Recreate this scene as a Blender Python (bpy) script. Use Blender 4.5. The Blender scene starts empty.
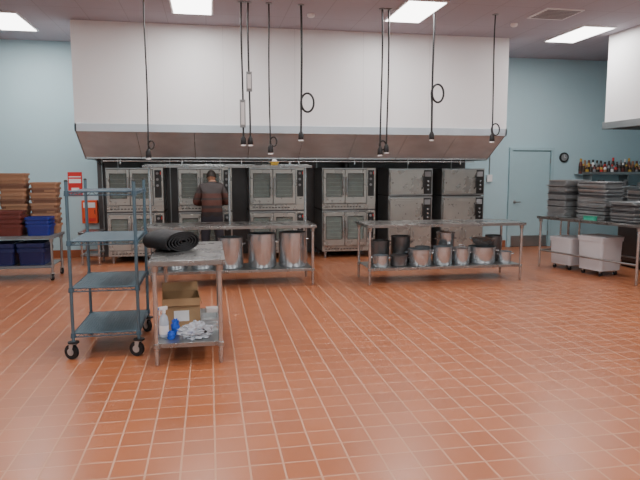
import bpy, math, random
from mathutils import Vector, Matrix, noise
random.seed(7)
scene = bpy.context.scene

# ------------------------------------------------------------------ materials
def mat(name, col, rough=0.5, metal=0.0, var=0.0, nscale=8.0, bump=0.0, stretch=None, alpha=1.0, coat=0.0, emit=None, trans=0.0):
    m = bpy.data.materials.new(name); m.use_nodes = True
    nt = m.node_tree; b = nt.nodes['Principled BSDF']
    b.inputs['Base Color'].default_value = (*col, 1)
    b.inputs['Roughness'].default_value = rough
    b.inputs['Metallic'].default_value = metal
    b.inputs['Alpha'].default_value = alpha
    b.inputs['Coat Weight'].default_value = coat
    b.inputs['Transmission Weight'].default_value = trans
    if emit:
        b.inputs['Emission Color'].default_value = (*emit[0], 1)
        b.inputs['Emission Strength'].default_value = emit[1]
    tc = nt.nodes.new('ShaderNodeTexCoord')
    mp = nt.nodes.new('ShaderNodeMapping')
    if stretch: mp.inputs['Scale'].default_value = stretch
    nt.links.new(tc.outputs['Object'], mp.inputs['Vector'])
    nz = nt.nodes.new('ShaderNodeTexNoise'); nz.inputs['Scale'].default_value = nscale
    nz.inputs['Detail'].default_value = 3
    nt.links.new(mp.outputs['Vector'], nz.inputs['Vector'])
    if var > 0:
        mx = nt.nodes.new('ShaderNodeMix'); mx.data_type = 'RGBA'
        mx.inputs['A'].default_value = (*[c*(1-var) for c in col], 1)
        mx.inputs['B'].default_value = (*[min(1, c*(1+var)) for c in col], 1)
        nt.links.new(nz.outputs['Fac'], mx.inputs['Factor'])
        nt.links.new(mx.outputs['Result'], b.inputs['Base Color'])
        mr = nt.nodes.new('ShaderNodeMapRange')
        mr.inputs['To Min'].default_value = max(0.02, rough*(1-var)); mr.inputs['To Max'].default_value = min(1, rough*(1+var))
        nt.links.new(nz.outputs['Fac'], mr.inputs['Value'])
        nt.links.new(mr.outputs['Result'], b.inputs['Roughness'])
    if bump > 0:
        bp = nt.nodes.new('ShaderNodeBump'); bp.inputs['Strength'].default_value = bump; bp.inputs['Distance'].default_value = 0.01
        nt.links.new(nz.outputs['Fac'], bp.inputs['Height']); nt.links.new(bp.outputs['Normal'], b.inputs['Normal'])
    return m

def tile_mat(name, c1, c2, grout, w, h, mortar, rough, bump=0.3, big=0.12):
    m = bpy.data.materials.new(name); m.use_nodes = True
    nt = m.node_tree; b = nt.nodes['Principled BSDF']
    tc = nt.nodes.new('ShaderNodeTexCoord')
    br = nt.nodes.new('ShaderNodeTexBrick')
    br.offset = 0; br.squash = 1
    br.inputs['Scale'].default_value = 1
    br.inputs['Brick Width'].default_value = w; br.inputs['Row Height'].default_value = h
    br.inputs['Mortar Size'].default_value = mortar; br.inputs['Mortar Smooth'].default_value = 0.2
    br.inputs['Color1'].default_value = (*c1, 1); br.inputs['Color2'].default_value = (*c2, 1)
    br.inputs['Mortar'].default_value = (*grout, 1)
    nt.links.new(tc.outputs['Object'], br.inputs['Vector'])
    nz = nt.nodes.new('ShaderNodeTexNoise'); nz.inputs['Scale'].default_value = 0.7; nz.inputs['Detail'].default_value = 4
    nt.links.new(tc.outputs['Object'], nz.inputs['Vector'])
    mr = nt.nodes.new('ShaderNodeMapRange'); mr.inputs['To Min'].default_value = 1-big; mr.inputs['To Max'].default_value = 1+big
    nt.links.new(nz.outputs['Fac'], mr.inputs['Value'])
    mx = nt.nodes.new('ShaderNodeVectorMath'); mx.operation = 'SCALE'
    nt.links.new(br.outputs['Color'], mx.inputs[0]); nt.links.new(mr.outputs['Result'], mx.inputs['Scale'])
    nt.links.new(mx.outputs['Vector'], b.inputs['Base Color'])
    r2 = nt.nodes.new('ShaderNodeMapRange'); r2.inputs['To Min'].default_value = rough; r2.inputs['To Max'].default_value = min(1, rough+0.35)
    nt.links.new(br.outputs['Fac'], r2.inputs['Value']); nt.links.new(r2.outputs['Result'], b.inputs['Roughness'])
    bp = nt.nodes.new('ShaderNodeBump'); bp.invert = True; bp.inputs['Strength'].default_value = bump; bp.inputs['Distance'].default_value = 0.003
    nt.links.new(br.outputs['Fac'], bp.inputs['Height']); nt.links.new(bp.outputs['Normal'], b.inputs['Normal'])
    return m

M = {}
M['floor'] = tile_mat('quarry_tile', (0.395,0.128,0.052), (0.34,0.108,0.044), (0.47,0.25,0.16), 0.195, 0.195, 0.0065, 0.30)
M['ceiling'] = tile_mat('ceiling_tile', (0.42,0.40,0.45), (0.415,0.395,0.445), (0.35,0.33,0.37), 0.61, 1.22, 0.008, 0.9, 0.1, 0.05)
M['blue'] = mat('blue_wall_paint', (0.44,0.62,0.68), 0.55, var=0.04, nscale=1.5)
M['bluedoor'] = mat('blue_door_paint', (0.38,0.55,0.60), 0.4, var=0.03)
M['gap'] = mat('door_gap', (0.10,0.15,0.18), 0.7)
M['white'] = mat('white_panel', (0.82,0.81,0.82), 0.42, var=0.03, nscale=1.2)
M['seam'] = mat('panel_seam', (0.70,0.69,0.70), 0.5)
M['steel'] = mat('stainless_steel', (0.38,0.39,0.39), 0.30, 0.85, var=0.15, nscale=5, stretch=(1,1,6))
M['steelhood'] = mat('hood_steel', (0.66,0.73,0.78), 0.36, 0.50, var=0.28, nscale=2.4, stretch=(1,1,2), bump=0.35)
M['lip'] = mat('hood_lip_steel', (0.50,0.55,0.60), 0.35, 0.5, var=0.1, nscale=3)
M['steelbright'] = mat('bright_steel', (0.50,0.52,0.53), 0.26, 0.78, var=0.12, nscale=6)
M['ovenface'] = mat('oven_steel', (0.41,0.395,0.365), 0.28, 0.68, var=0.15, nscale=5)
M['tabletop'] = mat('table_top_steel', (0.31,0.31,0.305), 0.28, 0.88, var=0.2, nscale=5)
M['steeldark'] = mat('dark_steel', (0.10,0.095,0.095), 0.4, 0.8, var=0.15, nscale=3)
M['pan'] = mat('pan_aluminium', (0.50,0.52,0.53), 0.36, 0.65, var=0.2, nscale=12)
M['panedge'] = mat('pan_edge_dark', (0.15,0.155,0.165), 0.45, 0.5, var=0.2, nscale=12)
M['pot'] = mat('pot_aluminium', (0.50,0.54,0.57), 0.20, 0.82, var=0.2, nscale=10)
M['potdark'] = mat('pot_worn', (0.15,0.15,0.155), 0.35, 0.7, var=0.3, nscale=9)
M['black'] = mat('black_rubber', (0.008,0.008,0.010), 0.6, var=0.2, nscale=20)
M['darkglass'] = mat('oven_interior', (0.05,0.05,0.047), 0.5, 0.3, var=0.2)
M['glass'] = mat('oven_window_glass', (0.30,0.36,0.33), 0.08, 0.0, alpha=0.3)
M['knob'] = mat('knob_black', (0.015,0.015,0.015), 0.35)
M['bluegrey'] = mat('epoxy_shelf_blue', (0.060,0.110,0.150), 0.38, 0.2, var=0.2, nscale=14)
M['sheet'] = mat('epoxy_shelf_sheet', (0.075,0.125,0.155), 0.42, 0.15, var=0.15, nscale=9)
M['post'] = mat('epoxy_post', (0.11,0.17,0.21), 0.35, 0.5, var=0.1)
M['hub'] = mat('caster_zinc', (0.50,0.50,0.50), 0.4, 0.6)
M['tan'] = mat('tan_plastic', (0.36,0.19,0.105), 0.5, var=0.15, nscale=5)
M['tandark'] = mat('brown_plastic', (0.20,0.095,0.055), 0.5, var=0.15, nscale=5)
M['maroon'] = mat('maroon_plastic', (0.13,0.028,0.022), 0.4, var=0.12, nscale=5)
M['blueplastic'] = mat('blue_plastic', (0.012,0.025,0.22), 0.35, var=0.1)
M['navy'] = mat('navy_plastic', (0.010,0.016,0.09), 0.4, var=0.1)
M['red'] = mat('red_sign', (0.65,0.03,0.025), 0.4, var=0.04)
M['orange'] = mat('orange_red', (0.80,0.10,0.03), 0.4, var=0.05)
M['paper'] = mat('white_plastic', (0.80,0.79,0.80), 0.4, var=0.03)
M['binwhite'] = mat('bin_white_plastic', (0.56,0.54,0.56), 0.45, var=0.06, nscale=4)
M['card'] = mat('cardboard', (0.38,0.235,0.12), 0.8, var=0.1, nscale=10)
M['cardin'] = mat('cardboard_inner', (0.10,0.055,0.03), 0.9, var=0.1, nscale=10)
M['bag'] = mat('clear_plastic_bag', (0.62,0.65,0.72), 0.2, alpha=0.7, var=0.15, nscale=30)
M['bottle'] = mat('spray_bottle_plastic', (0.55,0.62,0.72), 0.25, alpha=0.85)
M['cloth'] = mat('blue_cloth', (0.015,0.09,0.55), 0.7, var=0.2, nscale=25, bump=0.4)
M['greyplas'] = mat('grey_plastic', (0.24,0.25,0.26), 0.5, var=0.1)
M['green'] = mat('green_plastic', (0.04,0.36,0.24), 0.4, var=0.1)
M['yellow'] = mat('yellow_label', (0.55,0.34,0.05), 0.4, var=0.1)
M['darkjar'] = mat('dark_jar', (0.05,0.03,0.022), 0.25, var=0.2)
M['cartgrey'] = mat('cart_grey', (0.17,0.185,0.20), 0.5, 0.2, var=0.15)
M['cord'] = mat('cord_black', (0.014,0.014,0.016), 0.5)
M['light'] = mat('troffer_diffuser', (0.9,0.9,0.9), 0.5, emit=((1,0.98,0.95), 8))
M['trimgrey'] = mat('trim_grey', (0.26,0.24,0.25), 0.5)
M['cove'] = mat('cove_base_tile', (0.32,0.10,0.045), 0.45, var=0.1)
M['skin'] = mat('skin', (0.38,0.20,0.13), 0.5, var=0.06, nscale=20)
M['hair'] = mat('hair_dark', (0.02,0.013,0.01), 0.6, var=0.3, nscale=60, bump=0.4)
M['trouser'] = mat('trousers_dark', (0.025,0.025,0.035), 0.8, var=0.2, nscale=20, bump=0.3)
M['shoe'] = mat('shoe_black', (0.012,0.012,0.012), 0.4, var=0.1)
M['eye'] = mat('eye_white', (0.8,0.78,0.75), 0.2)
M['lips'] = mat('lips', (0.35,0.12,0.10), 0.5)
def jacket():
    m = mat('striped_jacket', (0.10,0.075,0.07), 0.85, var=0.2, nscale=18, bump=0.4)
    nt = m.node_tree; b = nt.nodes['Principled BSDF']
    tc = nt.nodes.new('ShaderNodeTexCoord'); sp = nt.nodes.new('ShaderNodeSeparateXYZ')
    nt.links.new(tc.outputs['Object'], sp.inputs[0])
    cr = nt.nodes.new('ShaderNodeValToRGB'); cr.color_ramp.interpolation = 'CONSTANT'
    mr = nt.nodes.new('ShaderNodeMapRange'); mr.inputs['From Min'].default_value = 0.8; mr.inputs['From Max'].default_value = 1.6
    nt.links.new(sp.outputs['Z'], mr.inputs['Value']); nt.links.new(mr.outputs['Result'], cr.inputs['Fac'])
    e = cr.color_ramp.elements
    e[0].position = 0; e[0].color = (0.03,0.022,0.022,1)
    e[1].position = 0.22; e[1].color = (0.085,0.032,0.024,1)
    for p,c in ((0.30,(0.04,0.030,0.03,1)),(0.36,(0.105,0.038,0.028,1)),(0.48,(0.05,0.04,0.038,1)),(0.52,(0.10,0.042,0.034,1)),(0.62,(0.065,0.055,0.055,1))):
        k = e.new(p); k.color = c
    nt.links.new(cr.outputs['Color'], b.inputs['Base Color'])
    return m
M['jacket'] = jacket()

# ------------------------------------------------------------------ builder
class B:
    def __init__(s): s.v=[]; s.f=[]; s.m=[]; s.sm=[]; s.mats=[]
    def mi(s, k):
        if k not in s.mats: s.mats.append(k)
        return s.mats.index(k)
    def add(s, vs, fs, k, smooth=False, M4=None):
        o=len(s.v)
        for p in vs:
            p=Vector(p)
            if M4 is not None: p = M4 @ p
            s.v.append(p)
        i=s.mi(k)
        for f in fs: s.f.append([a+o for a in f]); s.m.append(i); s.sm.append(smooth)
    def box(s,x0,x1,y0,y1,z0,z1,k,M4=None):
        vs=[(x0,y0,z0),(x1,y0,z0),(x1,y1,z0),(x0,y1,z0),(x0,y0,z1),(x1,y0,z1),(x1,y1,z1),(x0,y1,z1)]
        s.add(vs,[(0,3,2,1),(4,5,6,7),(0,1,5,4),(1,2,6,5),(2,3,7,6),(3,0,4,7)],k,False,M4)
    def loft(s,rings,k,smooth=True,cap0=True,cap1=True,M4=None,closed=False):
        n=len(rings[0]); vs=[p for r in rings for p in r]; fs=[]
        R=len(rings)
        for i in range(R if closed else R-1):
            j=(i+1)%R
            for a in range(n):
                b=(a+1)%n
                fs.append((i*n+a,i*n+b,j*n+b,j*n+a))
        if not closed:
            if cap0: fs.append(tuple(reversed(range(n))))
            if cap1: fs.append(tuple((R-1)*n+a for a in range(n)))
        s.add(vs,fs,k,smooth,M4)
    def lathe(s,prof,cx,cy,k,seg=24,M4=None,cap0=True,cap1=True):
        rings=[[(cx+r*math.cos(2*math.pi*a/seg),cy+r*math.sin(2*math.pi*a/seg),z) for a in range(seg)] for r,z in prof]
        s.loft(rings,k,True,cap0,cap1,M4)
    def tube(s,pts,rad,k,seg=8,closed=False,M4=None):
        pts=[Vector(p) for p in pts]; n=len(pts)
        if not isinstance(rad,(list,tuple)): rad=[rad]*n
        tang=[]
        for i in range(n):
            if closed: t=pts[(i+1)%n]-pts[i-1]
            else: t=pts[min(i+1,n-1)]-pts[max(i-1,0)]
            tang.append(t.normalized())
        up=Vector((0,0,1)) if abs(tang[0].z)<0.9 else Vector((1,0,0))
        nx=(up-tang[0]*up.dot(tang[0])).normalized()
        rings=[]
        for i in range(n):
            nx=(nx-tang[i]*nx.dot(tang[i])).normalized(); ny=tang[i].cross(nx)
            rings.append([pts[i]+(nx*math.cos(2*math.pi*a/seg)+ny*math.sin(2*math.pi*a/seg))*rad[i] for a in range(seg)])
        s.loft(rings,k,True,True,True,M4,closed)
    def cyl(s,p0,p1,r,k,seg=12,M4=None): s.tube([p0,p1],r,k,seg,False,M4)
    def ball(s,c,r,k,seg=12,M4=None):
        if not isinstance(r,(list,tuple)): r=(r,r,r)
        rings=[]
        for i in range(1,seg):
            ph=math.pi*i/seg
            rings.append([(c[0]+r[0]*math.sin(ph)*math.cos(2*math.pi*a/seg),c[1]+r[1]*math.sin(ph)*math.sin(2*math.pi*a/seg),c[2]-r[2]*math.cos(ph)) for a in range(seg)])
        s.loft(rings,k,True,True,True,M4)
    def done(s,name,loc=(0,0,0),rot=0,bevel=0.0,parent=None):
        me=bpy.data.meshes.new(name); me.from_pydata([tuple(p) for p in s.v],[],s.f)
        for k in s.mats: me.materials.append(M[k])
        for i,p in enumerate(me.polygons): p.material_index=s.m[i]; p.use_smooth=s.sm[i]
        me.update()
        ob=bpy.data.objects.new(name,me); scene.collection.objects.link(ob)
        ob.location=loc; ob.rotation_euler=(0,0,rot)
        if bevel>0:
            md=ob.modifiers.new('bev','BEVEL'); md.width=bevel; md.segments=2; md.limit_method='ANGLE'; md.angle_limit=math.radians(50)
        try:
            if any(s.sm):
                me.set_sharp_from_angle(angle=math.radians(45))
        except Exception: pass
        if parent: ob.parent=parent
        return ob

def rr(cx,cy,w,d,z,r,n=3):
    r=min(r,w/2-1e-4,d/2-1e-4); out=[]
    for qx,qy,a0 in ((1,1,0),(-1,1,90),(-1,-1,180),(1,-1,270)):
        for i in range(n+1):
            a=math.radians(a0+90*i/n)
            out.append((cx+qx*(w/2-r)+r*math.cos(a),cy+qy*(d/2-r)+r*math.sin(a),z))
    return out
def tub(b,cx,cy,z0,w,d,h,k,taper=0.88,th=0.006,rim=0.012,r=0.03,M4=None,rimh=0.1):
    rings=[rr(cx,cy,w*taper,d*taper,z0,r),rr(cx,cy,w-2*rim,d-2*rim,z0+h*(1-rimh),r),rr(cx,cy,w,d,z0+h*(1-rimh),r),rr(cx,cy,w,d,z0+h,r),
           rr(cx,cy,w-2*rim-2*th,d-2*rim-2*th,z0+h,r),rr(cx,cy,w*taper-2*th,d*taper-2*th,z0+th,r)]
    b.loft(rings,k,False,True,True,M4)

# ------------------------------------------------------------------ room
X0,X1,Y0,Y1,H=-6.5,10.2,-3.0,12.3,4.10
def slab(name,x0,x1,y0,y1,z0,z1,k):
    b=B(); b.box(x0,x1,y0,y1,z0,z1,k); return b.done(name)
slab('floor',X0,X1,Y0,Y1,-0.1,0,'floor')
slab('ceiling',X0,X1,Y0,Y1,H,H+0.1,'ceiling')
slab('wall_back',X0,X1,Y1,Y1+0.15,0,H,'blue')
slab('wall_left',X0-0.15,X0,Y0,Y1,0,H,'blue')
slab('wall_right',X1,X1+0.15,Y0,Y1,0,H,'blue')
slab('wall_front',X0,X1,Y0-0.15,Y0,0,H,'blue')
HX0,HX1,HY=-2.15,5.46,10.5
b=B(); b.box(HX0,HX1,HY+0.03,Y1-0.001,2.46,H-0.001,'white')
for sx in (-0.95,0.27,1.49,2.71,3.93,5.15): b.box(sx-0.004,sx+0.004,HY+0.027,HY+0.03,2.46,H-0.002,'seam')
b.done('wall_bulkhead')
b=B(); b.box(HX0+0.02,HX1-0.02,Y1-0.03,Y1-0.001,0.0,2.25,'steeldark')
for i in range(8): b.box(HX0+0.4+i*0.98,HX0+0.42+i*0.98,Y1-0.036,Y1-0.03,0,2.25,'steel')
b.done('wall_cladding')
for nm,a in (('baseboard_back_left',(X0,HX0,Y1-0.012,Y1)),('baseboard_back_right',(HX1,6.45,Y1-0.012,Y1)),('baseboard_back_far',(7.53,X1,Y1-0.012,Y1))):
    b=B(); b.box(a[0]+.001,a[1]-.001,a[2],a[3]-.001,0.001,0.15,'cove'); b.done(nm,bevel=0.004)

# door
b=B()
b.box(6.53,7.45,Y1-0.012,Y1-0.001,0.002,2.125,'gap')
b.box(6.545,7.435,Y1-0.03,Y1-0.012,0.015,2.11,'bluedoor')
for (x0,x1,z0,z1) in ((6.46,6.53,0,2.125),(7.45,7.52,0,2.125),(6.46,7.52,2.125,2.19)):
    b.box(x0,x1,Y1-0.06,Y1-0.001,z0+.001,z1,'bluedoor')
b.cyl((6.62,Y1-0.03,1.0),(6.62,Y1-0.09,1.0),0.012,'steel'); b.cyl((6.62,Y1-0.085,1.0),(6.74,Y1-0.085,1.0),0.011,'steel')
b.cyl((6.62,Y1-0.03,1.0),(6.62,Y1-0.04,1.0),0.035,'steel',16)
for z in (0.3,1.1,1.9): b.box(7.43,7.455,Y1-0.045,Y1-0.03,z-0.05,z+0.05,'steel')
b.box(6.56,7.42,Y1-0.035,Y1-0.03,0.02,0.25,'steel')
b.done('door_1',bevel=0.002)

# ------------------------------------------------------------------ hood
b=B()
D0=HY; zf0,zf1=2.33,2.46
b.box(HX0,HX1,D0,D0+0.03,zf0,zf1,'lip')
b.box(HX0,HX0+0.03,D0,Y1-0.04,zf0,zf1,'lip')
b.box(HX1-0.03,HX1,D0,Y1-0.04,zf0,zf1,'lip')
n=8; W=(HX1-HX0-0.04)/n
for i in range(n):
    x0=HX0+0.02+i*W+0.004; x1=x0+W-0.008
    ya,za,yb,zb=D0+0.03,zf0,11.25,1.92
    vs=[(x0,ya,za),(x1,ya,za),(x1,yb,zb),(x0,yb,zb),(x0,ya,za+.02),(x1,ya,za+.02),(x1,yb+0.02,zb+.02),(x0,yb+0.02,zb+.02)]
    b.add(vs,[(3,2,1,0),(4,5,6,7),(0,1,5,4),(1,2,6,5),(2,3,7,6),(3,0,4,7)],'steelhood')
b.box(HX0+0.02,HX1-0.02,11.24,11.29,1.90,1.95,'steelbright')
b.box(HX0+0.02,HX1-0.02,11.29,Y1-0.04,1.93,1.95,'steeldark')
for x in (HX0,HX1-0.02):
    vs=[(x,D0+.02,zf0+.02),(x,11.29,1.89),(x,Y1-0.04,1.89),(x,Y1-0.04,zf0+.02)]
    vs+= [(p[0]+0.02,p[1],p[2]) for p in vs]
    b.add(vs,[(3,2,1,0),(4,5,6,7),(0,1,5,4),(1,2,6,5),(2,3,7,6),(3,0,4,7)],'steel')
for i in range(9):
    x=HX0+0.02+i*W; b.box(x-0.006,x+0.006,11.235,11.24,1.9,1.945,'steeldark')
b.cyl((HX0+0.12,11.35,1.93),(HX0+0.12,12.22,1.8),0.012,'steel'); b.cyl((HX0+0.12,12.22,1.93),(HX0+0.12,12.22,0.3),0.016,'steel')
b.cyl((HX0+0.3,11.22,1.86),(HX1-0.3,11.22,1.86),0.010,'steelbright',8)
for i in range(7): 
    x=HX0+0.6+i*1.07; b.cyl((x,11.22,1.86),(x,11.24,1.92),0.008,'steelbright',8); b.lathe([(0.012,1.80),(0.016,1.83),(0.010,1.86)],x,11.22,'steelbright',10)
b.done('exhaust_hood',bevel=0.003)
b=B(); b.box(7.1,X1-0.001,4.6,9.98,2.56,H-0.001,'white'); b.box(7.07,X1-0.001,4.57,10.01,2.44,2.56,'steel'); b.box(7.2,X1-.2,4.7,9.88,2.43,2.44,'steeldark')
b.done('dishroom_hood',bevel=0.003)

# ------------------------------------------------------------------ ceiling fixtures
def troffer(x,y):
    b=B()
    b.box(x-0.31,x+0.31,y-0.62,y+0.62,H-0.02,H-0.001,'paper')
    b.box(x-0.28,x+0.28,y-0.59,y+0.59,H-0.024,H-0.02,'light')
    b.done('ceiling_light')
    l=bpy.data.lights.new('troffer_lamp','AREA'); l.shape='RECTANGLE'; l.size=0.56; l.size_y=1.18; l.energy=52; l.color=(1.0,0.985,0.97)
    o=bpy.data.objects.new('troffer_lamp',l); scene.collection.objects.link(o); o.location=(x,y,H-0.03)
for x,y in ((-3.15,10.8),(-0.2,9.15),(3.12,9.05),(6.5,10.0)): troffer(x,y)
for yy in (5.3,1.8,-1.4):
    for x in (-3.15,-0.2,3.12,6.5): troffer(x,yy)
b=B(); b.box(5.0,5.62,8.5,9.1,H-0.015,H-0.001,'paper')
for i in range(7): b.box(5.04,5.58,8.55+i*0.075,8.59+i*0.075,H-0.022,H-0.015,'trimgrey')
b.done('air_vent')
for x,y in ((5.0,9.5),(1.6,9.5)):
    b=B(); b.lathe([(0.06,H-0.001),(0.06,H-0.03),(0.04,H-0.05),(0.015,H-0.055)],x,y,'paper',16); b.done('smoke_detector')

# ------------------------------------------------------------------ ovens
def oven(cx,w=1.0):
    b=B(); d=0.88; h=w/2
    for sx in (-h+0.07,h-0.07):
        for y in (0.08,d-0.08): b.lathe([(0.022,0.0),(0.022,0.02),(0.035,0.12)],sx,y,'steel',10)
    b.box(-h+0.03,h-0.03,0.05,d,0.12,0.13,'steeldark')
    for z0 in (0.13,0.95):
        z1=z0+0.79
        b.box(-h,h,0.03,d,z0,z1,'steel')
        b.box(-h,h,0.02,0.03,z0,z0+0.10,'ovenface')
        for i in range(12): b.box(-h+0.06+i*0.06,-h+0.10+i*0.06,0.016,0.02,z0+0.035,z0+0.055,'knob')
        cpx=h-0.17
        b.box(cpx,h,0.005,0.03,z0+0.10,z1,'ovenface')
        b.box(cpx+0.02,h-0.03,0.0,0.005,z0+0.25,z1-0.04,'knob')
        for i in range(3): b.cyl((cpx+0.07,0.0,z1-0.10-i*0.11),(cpx+0.07,-0.025,z1-0.10-i*0.11),0.024,'greyplas',12)
        b.box(cpx+0.12,cpx+0.135,-0.006,0,z1-0.12,z1-0.07,'red')
        dl=-h+0.02; dr=cpx-0.02; dm=(dl+dr)/2
        b.box(dl-.008,dr+.008,0.026,0.0305,z0+0.105,z1-0.02,'knob')
        for a,c,hd in ((dl,dm-0.006,1),(dm+0.006,dr,-1)):
            za,zb=z0+0.115,z1-0.03
            fw=0.055
            b.box(a,a+fw,-0.02,0.025,za,zb,'ovenface'); b.box(c-fw,c,-0.02,0.025,za,zb,'ovenface')
            b.box(a+fw,c-fw,-0.02,0.025,za,za+0.13,'ovenface'); b.box(a+fw,c-fw,-0.02,0.025,zb-0.08,zb,'ovenface')
            b.box(a+fw,c-fw,0.02,0.025,za+0.13,zb-0.08,'darkglass')
            for i in range(5):
                z=za+0.17+i*0.075
                if z<zb-0.09: b.cyl((a+fw,0.008,z),(c-fw,0.008,z),0.004,'steel',6)
            b.box(a+fw,c-fw,-0.014,-0.010,za+0.13,zb-0.08,'glass')
            for (q0,q1,w0,w1) in ((a+fw-.01,c-fw+.01,za+.12,za+.13),(a+fw-.01,c-fw+.01,zb-.08,zb-.07),(a+fw-.01,a+fw,za+.13,zb-.08),(c-fw,c-fw+.01,za+.13,zb-.08)): b.box(q0,q1,-0.026,-0.02,w0,w1,'steeldark')
            hx=c-0.025 if hd==1 else a+0.025
            b.tube([(hx,-0.02,za+0.16),(hx,-0.06,za+0.18),(hx,-0.06,zb-0.16),(hx,-0.02,zb-0.14)],0.009,'steelbright',8)
    b.box(-h,h,0.03,d,0.92,0.95,'steeldark')
    b.cyl((0.1,d-0.15,1.74),(0.1,d-0.15,1.84),0.07,'steeldark',14)
    b.done('convection_oven',(cx,11.32,0),bevel=0.003)
for cx,w in ((-1.33,1.0),(-0.08,0.98),(1.26,1.05),(2.65,1.05)): oven(cx,w)

def steamer(cx):
    b=B(); w=0.9; h=w/2; d=0.8
    for sx in (-h+0.06,h-0.06):
        for y in (0.08,d-0.06): b.lathe([(0.02,0.0),(0.02,0.03),(0.03,0.14)],sx,y,'steel',10)
    b.box(-h,h,0.04,d,0.14,0.62,'steel')
    b.box(-h+0.02,-0.005,0.015,0.04,0.18,0.59,'ovenface'); b.box(0.005,h-0.02,0.015,0.04,0.18,0.59,'ovenface')
    for x in (-0.06,0.06): b.tube([(x,0.015,0.33),(x,-0.02,0.34),(x,-0.02,0.48),(x,0.015,0.49)],0.007,'steel',8)
    for z0 in (0.65,1.20):
        z1=z0+0.53
        b.box(-h,h,0.03,d,z0,z1,'steel')
        b.box(-h+0.02,h-0.20,-0.03,0.03,z0+0.03,z1-0.03,'ovenface')
        b.box(-h+0.06,h-0.24,-0.036,-0.03,z0+0.07,z1-0.07,'ovenface')
        b.tube([(h-0.23,-0.03,z0+0.14),(h-0.23,-0.075,z0+0.17),(h-0.23,-0.075,z1-0.17),(h-0.23,-0.03,z1-0.14)],0.011,'knob',8)
        for z in (z0+0.1,z1-0.1): b.cyl((-h+0.02,-0.02,z-0.03),(-h+0.02,-0.02,z+0.03),0.014,'steel',8)
        b.box(h-0.18,h-0.02,0.02,0.03,z0+0.03,z1-0.03,'knob')
        b.box(h-0.165,h-0.04,0.015,0.02,z1-0.16,z1-0.06,'greyplas')
        for i in range(3): b.cyl((h-0.10,0.02,z0+0.12+i*0.08),(h-0.10,-0.012,z0+0.12+i*0.08),0.02,'steelbright',12)
    b.box(-h+.05,h-.05,0.06,d,0.62,0.65,'steeldark'); b.box(-h+.05,h-.05,0.06,d,1.18,1.20,'steeldark')
    b.done('convection_steamer',(cx,11.32,0),bevel=0.004)
for cx in (3.90,5.0): steamer(cx)

# ------------------------------------------------------------------ tables
def caster(b,x,y,ang,R=0.0625,zt=0.135,sc=1.0):
    A=Matrix.Translation((x,y,0))@Matrix.Rotation(ang,4,'Z')
    b.cyl((-0.016,0.025,R),(0.016,0.025,R),R,'black',24,A)
    b.cyl((-0.019,0.025,R),(0.019,0.025,R),R*0.5,'hub',16,A)
    for s in (-1,1):
        b.add([(s*0.023,-0.015,zt-.01),(s*0.023,0.03,zt-.01),(s*0.023,0.037,R-.012),(s*0.023,0.012,R-.012),
               (s*0.027,-0.015,zt-.01),(s*0.027,0.03,zt-.01),(s*0.027,0.037,R-.012),(s*0.027,0.012,R-.012)],
              [(0,1,2,3),(7,6,5,4),(0,4,5,1),(1,5,6,2),(2,6,7,3),(3,7,4,0)],'hub',False,A)
    b.box(-0.028,0.028,-0.018,0.033,zt-.01,zt,'hub',A)
def table(name,x0,x1,y0,y1,top=0.9,shelf=0.25,k='tabletop',rot=0,overshelf=False,casters=False,low=True,splash=False):
    cx,cy=(x0+x1)/2,(y0+y1)/2; w,d=(x1-x0)/2,(y1-y0)/2
    b=B()
    b.box(-w,w,-d,d,top-0.012,top,k)
    b.box(-w,w,-d,-d+0.02,top-0.045,top-0.012,k); b.box(-w,w,d-0.02,d,top-0.045,top-0.012,k)
    b.box(-w,-w+0.02,-d+.02,d-.02,top-0.045,top-0.012,k); b.box(w-0.02,w,-d+.02,d-.02,top-0.045,top-0.012,k)
    b.box(-w+.05,w-.05,-0.05,0.05,top-0.04,top-0.012,'steel')
    for sx in (-w+0.05,w-0.05):
        for sy in (-d+0.05,d-0.05):
            if casters:
                b.cyl((sx,sy,0.12),(sx,sy,top-0.012),0.02,'steel',10); caster(b,sx,sy,0.6,0.05,0.12)
            else:
                b.lathe([(0.012,0.0),(0.018,0.012),(0.018,0.06),(0.0205,0.065),(0.0205,top-0.013)],sx,sy,'steelbright',12)
            b.lathe([(0.03,top-0.10),(0.034,top-0.045)],sx,sy,'steel',12)
            if low: b.cyl((sx,sy,shelf-0.045),(sx,sy,shelf-0.005),0.027,'steel',12)
    if low:
        b.box(-w+0.045,w-0.045,-d+0.045,d-0.045,shelf-0.012,shelf,'steel')
        b.box(-w+0.045,w-0.045,-d+0.035,-d+0.045,shelf-0.04,shelf,k); b.box(-w+0.045,w-0.045,d-0.045,d-0.035,shelf-0.04,shelf,k)
    else:
        for sy in (d-0.05,): b.cyl((-w+0.05,sy,0.3),(w-0.05,sy,0.3),0.016,'steel',10)
        for sx in (-w+0.05,w-0.05): b.cyl((sx,-d+0.05,0.3),(sx,d-0.05,0.3),0.016,'steel',10)
    if overshelf:
        zt=1.77
        for sx in (-w+0.08,0,w-0.08): 
            b.cyl((sx,0.18,top),(sx,0.18,zt-0.01),0.018,'steelbright',10)
            b.box(sx-0.02,sx+0.02,0.02,0.34,zt-0.03,zt-0.014,'steel')
        b.box(-w,w,0.0,0.36,zt-0.014,zt,k); b.box(-w,w,0.0,0.012,zt-0.035,zt-0.014,k); b.box(-w,w,0.348,0.36,zt-0.035,zt+0.02,k)
    return b.done(name,(cx,cy,0),rot,bevel=0.002)
TT=0.93; TS=0.20
table('prep_table',-0.53,0.12,5.20,6.58,TT,TS)
table('prep_table',-0.95,1.54,8.66,9.42,0.9,0.25,overshelf=True)
table('prep_table',2.26,4.78,8.46,9.22,0.9,0.25)
TD=(6.27,8.78); TR=math.radians(13.7)
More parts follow.
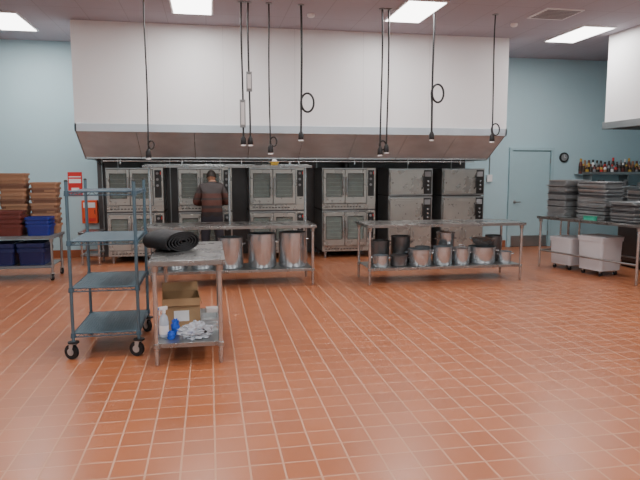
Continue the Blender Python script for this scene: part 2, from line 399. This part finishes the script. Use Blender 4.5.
table('prep_table',TD[0]-0.38,TD[0]+0.38,TD[1]-1.02,TD[1]+1.02,0.9,low=False,rot=TR)
table('prep_table',7.3,9.3,10.9,11.65,0.9,0.25)
table('utility_cart',-4.0,-2.36,9.70,10.42,0.70,0.24,k='cartgrey',casters=True)
table('equipment_stand',-2.32,-1.93,11.2,11.75,0.60,0.2)
b=B()
b.box(7.15,7.95,6.9,9.6,0.86,0.9,'tabletop'); b.box(7.93,7.95,6.9,9.6,0.9,1.05,'tabletop')
b.box(7.19,7.93,6.94,9.56,0.12,0.86,'steeldark'); b.box(7.24,7.9,7.0,9.5,0.0,0.12,'knob')
for i in range(3):
    y=6.97+i*0.865; b.box(7.17,7.19,y,y+0.845,0.15,0.83,'steeldark'); b.tube([(7.17,y+0.06,0.7),(7.14,y+0.06,0.69),(7.14,y+0.06,0.52),(7.17,y+0.06,0.51)],0.008,'steel',8)
b.done('base_cabinet',bevel=0.003)

# ------------------------------------------------------------------ pots
def pot(x,y,z,r,h,k='pot',lid=False):
    b=B(); t=0.004
    b.lathe([(r*0.94,0),(r,0.015),(r,h-0.012),(r+0.008,h-0.008),(r+0.008,h),(r-t,h),(r-t,0.02),(r*0.9,0.008)],0,0,k,28)
    for s in (-1,1):
        hz=h*0.78; b.tube([(s*r,-0.05,hz),(s*(r+0.03),-0.045,hz+0.005),(s*(r+0.042),0,hz+0.008),(s*(r+0.03),0.045,hz+0.005),(s*r,0.05,hz)],0.007,k,8)
    if lid:
        b.lathe([(r+0.012,h+0.001),(r+0.012,h+0.008),(r*0.8,h+0.022),(r*0.15,h+0.03)],0,0,k,28)
        b.tube([(-0.045,0,h+0.026),(-0.035,0,h+0.055),(0.035,0,h+0.055),(0.045,0,h+0.026)],0.006,k,8)
    b.done('stock_pot',(x,y,z+0.001),random.uniform(-0.5,0.5))
zs=0.251
for x,y,r,h,k,l in ((0.29,8.96,0.185,0.46,'pot',0),(0.76,8.96,0.21,0.51,'pot',0),(1.22,8.97,0.21,0.52,'pot',0),(-0.12,8.98,0.17,0.26,'pot',1),(-0.50,9.0,0.16,0.30,'pot',0),(-0.77,9.0,0.09,0.25,'potdark',0)):
    pot(x,y,zs,r,h,k,l)
for x,y,r,h,k,l in ((2.53,8.68,0.12,0.17,'pot',0),(2.82,8.70,0.13,0.15,'potdark',1),(3.15,8.70,0.18,0.25,'pot',0),(3.52,8.70,0.15,0.28,'pot',0),(3.83,8.70,0.13,0.24,'pot',1),(4.20,8.76,0.21,0.26,'pot',0),(4.55,8.68,0.10,0.18,'pot',0),
                    (2.60,9.00,0.15,0.36,'potdark',0),(2.95,9.02,0.15,0.42,'potdark',0),(3.32,9.04,0.12,0.24,'pot',0),(3.70,9.02,0.14,0.46,'pot',1),(4.52,9.02,0.13,0.40,'potdark',0)):
    pot(x,y,zs,r,h,k,l)
b=B(); b.lathe([(0.06,0),(0.14,0.05),(0.195,0.12),(0.202,0.122),(0.19,0.118),(0.13,0.05),(0.05,0.008)],0,0,'steelbright',28); b.done('mixing_bowl',(4.20,8.76,zs+0.264))

def panstack(x,y,z,n,pitch=0.021,w=0.46,d=0.64,rot=0):
    b=B()
    for i in range(n):
        j=0.016 if i%5 else 0.03
        a=Matrix.Translation((random.uniform(-j,j),random.uniform(-j,j),0))@Matrix.Rotation(random.uniform(-.07,.07),4,'Z')
        tub(b,0,0,i*pitch,w,d,0.020,'pan' if random.random()<.7 else 'panedge',0.93,0.002,0.010,0.02,a,0.35)
    b.done('sheet_pan_stack',(x,y,z+0.001),rot)
def dl(ly,lx=0): return (TD[0]+ly*-math.sin(TR)+lx*math.cos(TR), TD[1]+ly*math.cos(TR)+lx*math.sin(TR))
p=dl(0.74,0.05); panstack(p[0],p[1],0.9,30,rot=TR+math.radians(90),w=0.42,d=0.58)
p=dl(0.14,0.12); panstack(p[0],p[1],0.9,29,rot=TR,w=0.42,d=0.58)
p=dl(-0.62,0.03); panstack(p[0],p[1],0.9,15,rot=TR+math.radians(90),w=0.44,d=0.62)
b=B(); tub(b,0,0,0,0.10,0.26,0.06,'green'); p=dl(-0.02,-0.26); b.done('green_container',(p[0],p[1],0.901),TR)
panstack(7.7,11.25,0.9,26,rot=0.1); panstack(8.45,11.27,0.9,22,rot=1.6)
panstack(7.5,9.2,0.9,22,rot=0.0)
pot(7.5,8.55,0.9,0.17,0.42,'paper'); pot(7.5,7.9,0.9,0.2,0.4)

def bin_(x,y,rot,w=0.46,d=0.50,h=0.44):
    b=B()
    tub(b,0,0,0.09,w,d,h,'binwhite',0.90,0.006,0.012,0.05)
    b.loft([rr(0,0,w+0.01,d+0.01,0.09+h+0.001,0.05),rr(0,0,w+0.01,d+0.01,0.09+h+0.02,0.05),rr(0,0,w-0.06,d-0.06,0.09+h+0.03,0.05)],'binwhite',False)
    for sx in (-w*.33,w*.33):
        for sy in (-d*.33,d*.33):
            b.cyl((sx-0.012,sy,0.035),(sx+0.012,sy,0.035),0.035,'black',12); b.box(sx-0.018,sx+0.018,sy-0.015,sy+0.015,0.05,0.092,'hub')
    b.done('ingredient_bin',(x,y,0),rot)
p=dl(0.62,0.0); bin_(p[0],p[1],TR)
p=dl(-0.02,0.0); bin_(p[0],p[1],TR,0.50,0.52,0.52)

# ------------------------------------------------------------------ wall shelf with jars
b=B(); b.box(8.05,10.1,11.98,Y1-0.002,1.60,1.62,'steel'); b.box(8.05,10.1,11.98,11.99,1.62,1.66,'steel')
for x in (8.3,9.2,10.0): b.box(x-.01,x+.01,12.0,Y1-0.002,1.45,1.60,'steel')
b.done('wall_shelf')
b=B(); cols=['darkjar','yellow','darkjar','maroon','potdark','darkjar','paper','darkjar','tan','red','knob','greyplas']
for row,(yy,n,s,hm) in enumerate(((12.07,22,0.088,1.0),(12.18,19,0.10,1.5))):
    for i in range(n):
        x=8.13+i*s; h=random.uniform(0.17,0.24)*hm; k=cols[(i*5+row*3)%12]; r=0.036+0.006*row
        b.lathe([(r,0),(r,h*0.6),(r*.6,h*0.78),(r*.5,h*0.8)],x,yy,k,12); b.lathe([(r*.55,h*0.8),(r*.55,h)],x,yy,cols[(i*7+1)%12],10)
        b.lathe([(r+.0005,h*0.15),(r+.0005,h*0.5)],x,yy,cols[(i*11+2)%12],12,cap0=False,cap1=False)
b.done('spice_bottles',(0,0,1.6205))
b=B(); b.box(8.05,10.1,12.0,Y1-0.002,1.18,1.20,'steel')
for i in range(9): b.cyl((8.2+i*0.2,12.1,1.20),(8.2+i*0.2,12.1,1.20+0.16+0.06*(i%3)),0.07,['steeldark','greyplas','potdark'][i%3],12)
b.done('utensil_shelf')
b=B(); b.cyl((7.78,Y1-0.03,1.98),(7.78,Y1-0.001,1.98),0.11,'knob',24); b.cyl((7.78,Y1-0.034,1.98),(7.78,Y1-0.03,1.98),0.075,'greyplas',24)
b.box(7.777,7.783,Y1-0.037,Y1-0.034,1.98,2.04,'paper'); b.box(7.78,7.82,Y1-0.037,Y1-0.034,1.977,1.983,'paper'); b.done('wall_clock')
b=B(); b.box(5.95,6.07,Y1-0.05,Y1-0.001,2.30,2.50,'paper'); b.box(5.97,6.05,Y1-0.055,Y1-0.05,2.40,2.46,'orange'); b.cyl((6.01,Y1-0.02,2.50),(6.01,Y1-0.02,2.7),0.01,'steel')
b.cyl((6.01,Y1-0.02,2.30),(6.01,Y1-0.02,1.6),0.01,'steel'); b.box(5.95,6.07,Y1-0.05,Y1-0.001,1.45,1.6,'paper'); b.done('fire_alarm_box')

# signs on left back wall
b=B(); b.box(-2.68,-2.42,Y1-0.008,Y1-0.001,1.20,1.66,'red'); b.box(-2.66,-2.44,Y1-0.01,Y1-0.008,1.45,1.53,'paper'); b.box(-2.62,-2.48,Y1-0.01,Y1-0.008,1.31,1.36,'paper'); b.box(-2.66,-2.44,Y1-0.01,Y1-0.008,1.56,1.58,'paper')
b.done('safety_sign')
b=B()
b.box(-2.42,-2.14,Y1-0.16,Y1-0.001,0.68,1.12,'orange'); b.box(-2.39,-2.17,Y1-0.165,Y1-0.16,0.98,1.08,'paper'); b.box(-2.39,-2.17,Y1-0.165,Y1-0.16,0.72,0.78,'red')
b.tube([(-2.18,Y1-.16,0.86),(-2.18,Y1-.19,0.87),(-2.18,Y1-.19,0.93),(-2.18,Y1-.16,0.94)],0.006,'knob',6)
b.done('first_aid_cabinet',bevel=0.006)

# ------------------------------------------------------------------ tubs on the utility cart
def tubstack(name,x,y,z,w,d,n,ks,h=0.15,pitch=0.06,jit=0.008,rim=0.016):
    b=B()
    for i in range(n):
        a=Matrix.Translation((random.uniform(-jit,jit),random.uniform(-.006,.006),0))@Matrix.Rotation(random.uniform(-.03,.03),4,'Z')
        tub(b,0,0,i*pitch,w,d,h,ks[i%len(ks)],0.86,0.005,rim,0.04,a,0.22)
    b.done(name,(x,y,z+0.001),random.uniform(-.03,.03))
tubstack('bus_tub_stack',-3.03,9.90,0.70,0.44,0.34,4,['maroon'],0.17,0.07)
tubstack('bus_tub_stack',-3.52,9.90,0.70,0.44,0.34,5,['maroon'],0.17,0.07)
tubstack('bus_tub_stack',-2.59,9.90,0.70,0.37,0.34,3,['blueplastic'],0.17,0.055)
tubstack('tan_tub_stack',-3.03,10.24,0.70,0.41,0.30,11,['tan','tan','tandark'],0.15,0.080,0.012,0.014)
tubstack('tan_tub_stack',-2.58,10.24,0.70,0.42,0.30,9,['tan','tandark'],0.15,0.082,0.012,0.014)
tubstack('tan_tub_stack',-3.52,10.24,0.70,0.42,0.30,9,['maroon','tandark'],0.15,0.085,0.012,0.014)
for x in (-2.72,-3.17,-3.62): tubstack('storage_tub',x,10.03,0.24,0.42,0.52,2,['navy'],0.26,0.08)

# ------------------------------------------------------------------ shelving cart in the foreground
b=B(); cx0,cx1,cy0,cy1=-1.235,-0.665,5.58,6.42
ai=0
for x in (cx0,cx1):
    for y in (cy0,cy1):
        b.cyl((x,y,0.145),(x,y,1.60),0.0150,'post',12); b.lathe([(0.0165,1.60),(0.0165,1.608),(0.009,1.616)],x,y,'knob',10)
        caster(b,x,y,(math.radians(60),math.radians(25),math.radians(65),math.radians(40))[ai],0.068,0.15); ai+=1
        b.lathe([(0.05,0.152),(0.05,0.164)],x,y,'black',16)
for z in (0.235,0.65,1.07,1.51):
    for zz in (z,z-0.03):
        b.tube([(cx0,cy0,zz),(cx1,cy0,zz),(cx1,cy1,zz),(cx0,cy1,zz)],0.0055,'bluegrey',6,closed=True)
    for (pa,pb) in (((cx0,cy0),(cx1,cy0)),((cx0,cy1),(cx1,cy1)),((cx0,cy0),(cx0,cy1)),((cx1,cy0),(cx1,cy1))):
        n=16; pts=[(pa[0]+(pb[0]-pa[0])*i/n,pa[1]+(pb[1]-pa[1])*i/n,z-(0.03 if i%2 else 0)) for i in range(n+1)]
        b.tube(pts,0.0035,'bluegrey',5)
    n=24
    for i in range(1,n): 
        x=cx0+(cx1-cx0)*i/n; b.cyl((x,cy0,z+0.003),(x,cy1,z+0.003),0.003,'bluegrey',5)
    for y in (5.78,6.0,6.21): b.cyl((cx0,y,z-0.004),(cx1,y,z-0.004),0.004,'bluegrey',6)
    if z<1.3: b.box(cx0+0.008,cx1-0.008,cy0+0.008,cy1-0.008,z-0.006,z+0.004,'sheet')
    for x in (cx0,cx1):
        for y in (cy0,cy1): b.lathe([(0.024,z-0.036),(0.02,z+0.008)],x,y,'bluegrey',12)
b.done('shelving_cart')

# ------------------------------------------------------------------ items on the foreground table
b=B(); pts=[]
N=130; L=0.36
for i in range(N+1):
    t=i/N; a=t*2*math.pi*5.2+2.6; r=0.10+0.90*t
    pts.append((0.205*r*math.cos(a), 0.098*r*math.sin(a)))
outer=[];inner=[]
for i,(x,z) in enumerate(pts):
    a=pts[max(i-1,0)]; c=pts[min(i+1,N)]; tx,tz=c[0]-a[0],c[1]-a[1]; l=math.hypot(tx,tz); nx,nz=-tz/l,tx/l
    outer.append((x+nx*0.0078,z+nz*0.0078)); inner.append((x-nx*0.0078,z-nz*0.0078))
zmin=min(p[1] for p in outer+inner)
rings=[]
for (o,i_) in zip(outer,inner):
    rings.append([(o[0],-L/2,o[1]-zmin),(o[0],L/2,o[1]-zmin),(i_[0],L/2,i_[1]-zmin),(i_[0],-L/2,i_[1]-zmin)])
b.loft(rings,'black',True); b.done('rolled_rubber_mat',(-0.37,5.95,TT+0.001),math.radians(40))
def cbox(x,y,z,w,d,h,rot):
    b=B(); t=0.005
    b.box(-w/2,w/2,-d/2,d/2,0,t,'card')
    b.box(-w/2,w/2,-d/2,-d/2+t,t,h,'card'); b.box(-w/2,w/2,d/2-t,d/2,t,h,'card')
    b.box(-w/2,-w/2+t,-d/2+t,d/2-t,t,h,'card'); b.box(w/2-t,w/2,-d/2+t,d/2-t,t,h,'card')
    def flap(M4,l,f): b.box(-l/2,l/2,0,f,-t/2,t/2,'card',M4)
    flap(Matrix.Translation((0,-d/2,h))@Matrix.Rotation(math.pi,4,'Z')@Matrix.Rotation(math.radians(-65),4,'X'),w,0.07)
    flap(Matrix.Translation((0,d/2,h))@Matrix.Rotation(math.radians(65),4,'X'),w,0.09)
    flap(Matrix.Translation((w/2,0,h))@Matrix.Rotation(-math.pi/2,4,'Z')@Matrix.Rotation(math.radians(-75),4,'X'),d-0.02,0.06)
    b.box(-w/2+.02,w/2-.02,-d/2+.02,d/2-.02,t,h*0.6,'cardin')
    b.box(-0.07,0.07,-d/2-0.0008,-d/2,h*0.25,h*0.6,'paper')
    b.done('cardboard_box',(x,y,z+0.001),rot)
cbox(-0.30,5.92,TS,0.35,0.40,0.29,math.radians(4))
b=B()
b.lathe([(0.036,0),(0.042,0.012),(0.042,0.14),(0.034,0.185),(0.015,0.21),(0.015,0.225)],0,0,'bottle',20)
b.lathe([(0.018,0.22),(0.018,0.248)],0,0,'paper',14)
b.box(-0.05,0.034,-0.012,0.012,0.248,0.28,'paper'); b.box(-0.068,-0.05,-0.008,0.008,0.256,0.272,'cloth')
b.tube([(-0.030,0,0.25),(-0.044,0,0.23),(-0.040,0,0.20)],0.006,'paper',8)
b.lathe([(0.0426,0.03),(0.0426,0.11)],0,0,'paper',20,cap0=False,cap1=False)
b.done('spray_bottle',(-0.43,5.46,TS+0.001),0.6,bevel=0.002)
def blob(name,loc,s,k,seed,amp=0.35,fr=6.0,res=20,extra=None):
    b=B(); rings=[]
    for i in range(1,res):
        ph=math.pi*i/res; ring=[]
        for a in range(res):
            th=2*math.pi*a/res
            d=Vector((math.sin(ph)*math.cos(th),math.sin(ph)*math.sin(th),-math.cos(ph)))
            f=1+amp*noise.noise(d*fr*0.4+Vector((seed,0,0)))+amp*0.6*abs(noise.noise(d*fr+Vector((0,seed,0))))
            ring.append((d.x*s[0]*f,d.y*s[1]*f,max(-s[2]*0.6,d.z*s[2]*f)+s[2]*0.6))
        rings.append(ring)
    b.loft(rings,k,True); 
    if extra: extra(b)
    return b.done(name,loc)
blob('cleaning_cloth',(-0.335,5.54,TS+0.001),(0.034,0.045,0.085),'cloth',3,0.5,9)
blob('cleaning_cloth',(-0.365,5.38,TS+0.001),(0.03,0.035,0.045),'cloth',8,0.5,9)
def dark(b):
    b.ball((0.06,0.0,0.06),(0.075,0.06,0.035),'knob'); b.ball((-0.05,0.01,0.04),(0.035,0.03,0.025),'cloth')
blob('plastic_bag',(-0.14,5.40,TS+0.001),(0.13,0.075,0.075),'bag',5,0.6,11,28,dark)
b=B()
for i in range(3): tub(b,0,0,i*0.03,0.16,0.30,0.05,'pan',0.9,0.002,0.01,0.02)
b.done('hotel_pans',(-0.02,5.72,TS+0.001),0.0)
b=B(); b.box(-0.06,0.06,-0.05,0.05,0,0.12,'paper'); b.box(-0.061,0.061,-0.051,0.051,0.04,0.08,'greyplas'); b.done('paper_carton',(-0.0,6.05,TS+0.001),0.1,bevel=0.003)

# items on overshelf
zo=1.772
b=B(); b.lathe([(0.05,0),(0.075,0.05),(0.078,0.055),(0.07,0.05),(0.045,0.006)],0,0,'yellow',20); b.ball((0,0,0.06),(0.04,0.04,0.035),'paper'); b.done('mixing_cup',(0.98,9.2,zo))
b=B(); b.box(-0.05,0.05,-0.03,0.03,0,0.04,'knob'); b.cyl((0.05,0,0.02),(0.12,0,0.02),0.008,'knob'); b.done('hand_scoop',(0.74,9.2,zo))
b=B(); b.box(-0.06,0.06,-0.05,0.05,0,0.012,'steelbright'); b.cyl((0.02,0,0.012),(0.02,0,0.05),0.02,'steelbright'); b.done('timer_stand',(1.2,9.2,zo))

# ------------------------------------------------------------------ hanging power cords
def cord(x,y,zend,loop=None,box=None,r=0.013):
    b=B(); pts=[(x,y,H-0.002)]
    z=H-0.25
    def wob(z): return (x+0.008*math.sin(z*2.1+x*5), y+0.008*math.cos(z*1.7+x), z)
    if loop:
        zl,rl=loop
        while z>zl+0.05: pts.append(wob(z)); z-=0.15
        p=wob(zl); n=22
        for i in range(n+1):
            a=2*math.pi*i/n
            pts.append((p[0]+rl*(1-math.cos(a))*0.8, p[1]+0.03*i/n, zl-rl*1.15*math.sin(a)))
        z=zl-rl*1.3
    while z>zend+0.08: pts.append(wob(z)); z-=0.15
    pts.append(wob(zend+0.06))
    b.tube(pts,r,'cord',8)
    e=wob(zend+0.06)
    b.lathe([(0.015,zend+0.12),(0.036,zend+0.08),(0.042,zend),(0.034,zend-0.01)],e[0],e[1],'cord',12)
    b.lathe([(0.038,zend-0.03),(0.038,zend-0.008)],e[0],e[1],'paper',12)
    b.lathe([(0.05,H-0.012),(0.05,H-0.001)],x,y,'greyplas',16)
    if box:
        for z0,z1 in box: b.box(x-0.04,x+0.04,y-0.03,y+0.03,z0,z1,'greyplas'); b.box(x-0.025,x+0.025,y-0.034,y-0.03,z0+0.04,z1-0.04,'paper')
    b.done('power_cord')
yc=9.0
cord(-0.85,yc,1.88,loop=(2.06,0.05),r=0.011)
cord(0.50,yc,2.08,box=[(2.32,2.72)]); cord(0.60,yc,2.08,box=[(2.84,3.12)])
cord(0.90,yc,1.96,loop=(2.12,0.06),r=0.011)
cord(1.37,yc,2.16,loop=(2.70,0.12),r=0.016)
cord(2.60,yc,1.94,loop=(2.08,0.06)); cord(2.70,yc,1.98)
cord(3.42,yc,2.18,loop=(2.88,0.12),r=0.016)
cord(4.42,yc,2.16,loop=(2.34,0.08),r=0.011)

# ------------------------------------------------------------------ person
P=bpy.data.objects.new('person',None); scene.collection.objects.link(P); 
px,py=0.035,10.62
V=[(0,0,0.93),(0,0.02,1.06),(0,0.07,1.22),(0,0.13,1.37),(0,0.175,1.455),(0,0.21,1.52),
   (-0.16,0.14,1.385),(-0.285,0.14,1.13),(-0.18,0.37,1.10),(0.16,0.14,1.385),(0.285,0.16,1.13),(0.18,0.37,1.12),
   (-0.095,0,0.86),(-0.125,0.04,0.49),(-0.13,0,0.10),(0.095,0,0.86),(0.125,0.03,0.49),(0.13,0.02,0.10)]
E=[(0,1),(1,2),(2,3),(3,4),(4,5),(3,6),(6,7),(7,8),(3,9),(9,10),(10,11),(0,12),(12,13),(13,14),(0,15),(15,16),(16,17)]
R=[(.185,.14),(.185,.14),(.20,.15),(.185,.13),(.075,.075),(.055,.06),(.105,.09),(.07,.07),(.044,.044),(.105,.09),(.07,.07),(.044,.044),(.11,.11),(.078,.08),(.055,.055),(.11,.11),(.078,.08),(.055,.055)]
me=bpy.data.meshes.new('body'); me.from_pydata(V,E,[]); 
tmp=bpy.data.objects.new('body_tmp',me); scene.collection.objects.link(tmp)
sk=tmp.modifiers.new('s','SKIN'); 
for i,s in enumerate(me.skin_vertices[0].data): s.radius=R[i]; s.use_root=(i==0)
sb=tmp.modifiers.new('ss','SUBSURF'); sb.levels=2; sb.render_levels=2
dg=bpy.context.evaluated_depsgraph_get(); dg.update()
bm=bpy.data.meshes.new_from_object(tmp.evaluated_get(dg)); bpy.data.objects.remove(tmp)
bm.materials.clear()
for k in ('jacket','trouser','skin'): bm.materials.append(M[k])
for p in bm.polygons:
    c=p.center; p.use_smooth=True
    p.material_index = 1 if (c.z<0.90 and abs(c.x)<0.24) else (2 if (c.z>1.485 and abs(c.x)<0.1) else 0)
body=bpy.data.objects.new('body',bm); scene.collection.objects.link(body); body.parent=P
b=B(); b.lathe([(0.085,1.44),(0.092,1.475),(0.078,1.50),(0.07,1.49)],0,0.185,'jacket',20,cap0=False,cap1=False)
for s in (-1,1): b.tube([(s*0.186,0.355,1.103),(s*0.176,0.385,1.10)],[0.048,0.044],'jacket',12)
b.done('collar_and_cuffs',parent=P)
HM=Matrix.Translation((0,0.255,1.575))@Matrix.Rotation(math.radians(-22),4,'X')
b=B(); rings=[]; n=20
for i in range(1,n):
    ph=math.pi*i/n; z=-math.cos(ph); ring=[]
    for a in range(n):
        th=2*math.pi*a/n; x=math.sin(ph)*math.cos(th)*0.078; y=math.sin(ph)*math.sin(th)*0.098
        if z<0: x*=1-0.28*(-z); y=y*(1-0.15*(-z))+0.018*(-z)
        if y>0: y*=0.93
        ring.append((x,y,z*0.118))
    rings.append(ring)
b.loft(rings,'skin',True,M4=HM)
for s in (-1,1):
    b.ball((s*0.031,0.080,0.005),(0.012,0.010,0.008),'eye',8,HM); b.ball((s*0.031,0.089,0.005),(0.005,0.003,0.005),'hair',6,HM)
    b.ball((s*0.031,0.084,0.026),(0.018,0.006,0.004),'hair',6,HM); b.ball((s*0.078,-0.005,0.0),(0.008,0.018,0.030),'skin',8,HM)
b.tube([(0,0.088,0.012),(0,0.102,-0.012),(0,0.108,-0.026),(0,0.090,-0.034)],[0.008,0.010,0.014,0.008],'skin',8,M4=HM)
b.ball((0,0.082,-0.056),(0.024,0.008,0.006),'lips',8,HM)
rings=[]
for i in range(1,12):
    ph=math.pi-math.pi*0.60*i/12; ring=[]
    for a in range(24):
        th=2*math.pi*a/24; sy=math.sin(th); pz=-math.cos(ph)
        ring.append((math.sin(ph)*math.cos(th)*0.086, math.sin(ph)*sy*0.106-0.006, pz*0.128+(0.035 if sy>0.3 and i>6 else 0.0)*((i-6)/5)))
    rings.append(ring)
b.loft(rings,'hair',True,M4=HM)
b.done('head',parent=P)
hb=B()
for s,zc in ((-1,1.10),(1,1.12)):
    wr=Vector((s*0.18,0.38,zc)); pc=Vector((s*0.155,0.46,zc+0.005))
    hb.loft([[ (c.x+u*ww, c.y, c.z+v*hh) for u,v in ((-1,-.6),(-.6,-1),(.6,-1),(1,-.6),(1,.6),(.6,1),(-.6,1),(-1,.6))] for c,ww,hh in ((wr,0.024,0.028),(wr.lerp(pc,0.5),0.018,0.038),(pc,0.015,0.043),(pc+Vector((0,0.012,0)),0.012,0.040))],'skin',True)
    for f in range(4):
        z=zc+0.036-f*0.022; ln=(0.9,1.0,0.95,0.78)[f]
        base=pc+Vector((0,0.008,z-zc)); 
        hb.tube([base,base+Vector((s*0.004,0.030*ln,0)),base+Vector((-s*0.012,0.052*ln,-0.003)),base+Vector((-s*0.034*ln,0.048*ln,-0.005)),base+Vector((-s*0.042*ln,0.030*ln,-0.006))],[0.010,0.0095,0.009,0.008,0.006],'skin',8)
    tb=wr.lerp(pc,0.45)+Vector((0,0,0.034))
    hb.tube([tb,tb+Vector((-s*0.018,0.022,0.022)),tb+Vector((-s*0.034,0.046,0.022)),tb+Vector((-s*0.040,0.062,0.014))],[0.012,0.011,0.010,0.007],'skin',8)
hb.done('hands',parent=P)
b=B()
for s,yo in ((-1,0.0),(1,0.02)):
    x=s*0.132
    rings=[]
    for y,w,h in ((-0.075,0.028,0.05),(-0.06,0.038,0.085),(0.0,0.042,0.105),(0.06,0.044,0.075),(0.13,0.05,0.055),(0.18,0.042,0.045),(0.205,0.02,0.03)):
        rings.append([(x+w*cu,y+yo,max(0.001,h*cv)) for cu,cv in ((-1,0),(-1,.4),(-.75,.8),(0,1),(.75,.8),(1,.4),(1,0))])
    b.loft(rings,'shoe',True)
b.done('shoes',parent=P)
P.location=(px,py,0)

# ------------------------------------------------------------------ world + camera
w=bpy.data.worlds.new('world'); scene.world=w; w.use_nodes=True
w.node_tree.nodes['Background'].inputs[0].default_value=(0.6,0.65,0.7,1); w.node_tree.nodes['Background'].inputs[1].default_value=0.2
cd=bpy.data.cameras.new('camera'); cd.lens=33.75; cd.sensor_width=36; cd.clip_end=100
co=bpy.data.objects.new('camera',cd); scene.collection.objects.link(co)
co.location=(0,0,1.70); co.rotation_euler=(math.radians(90-6.65),0,math.radians(-10.4))
scene.camera=co
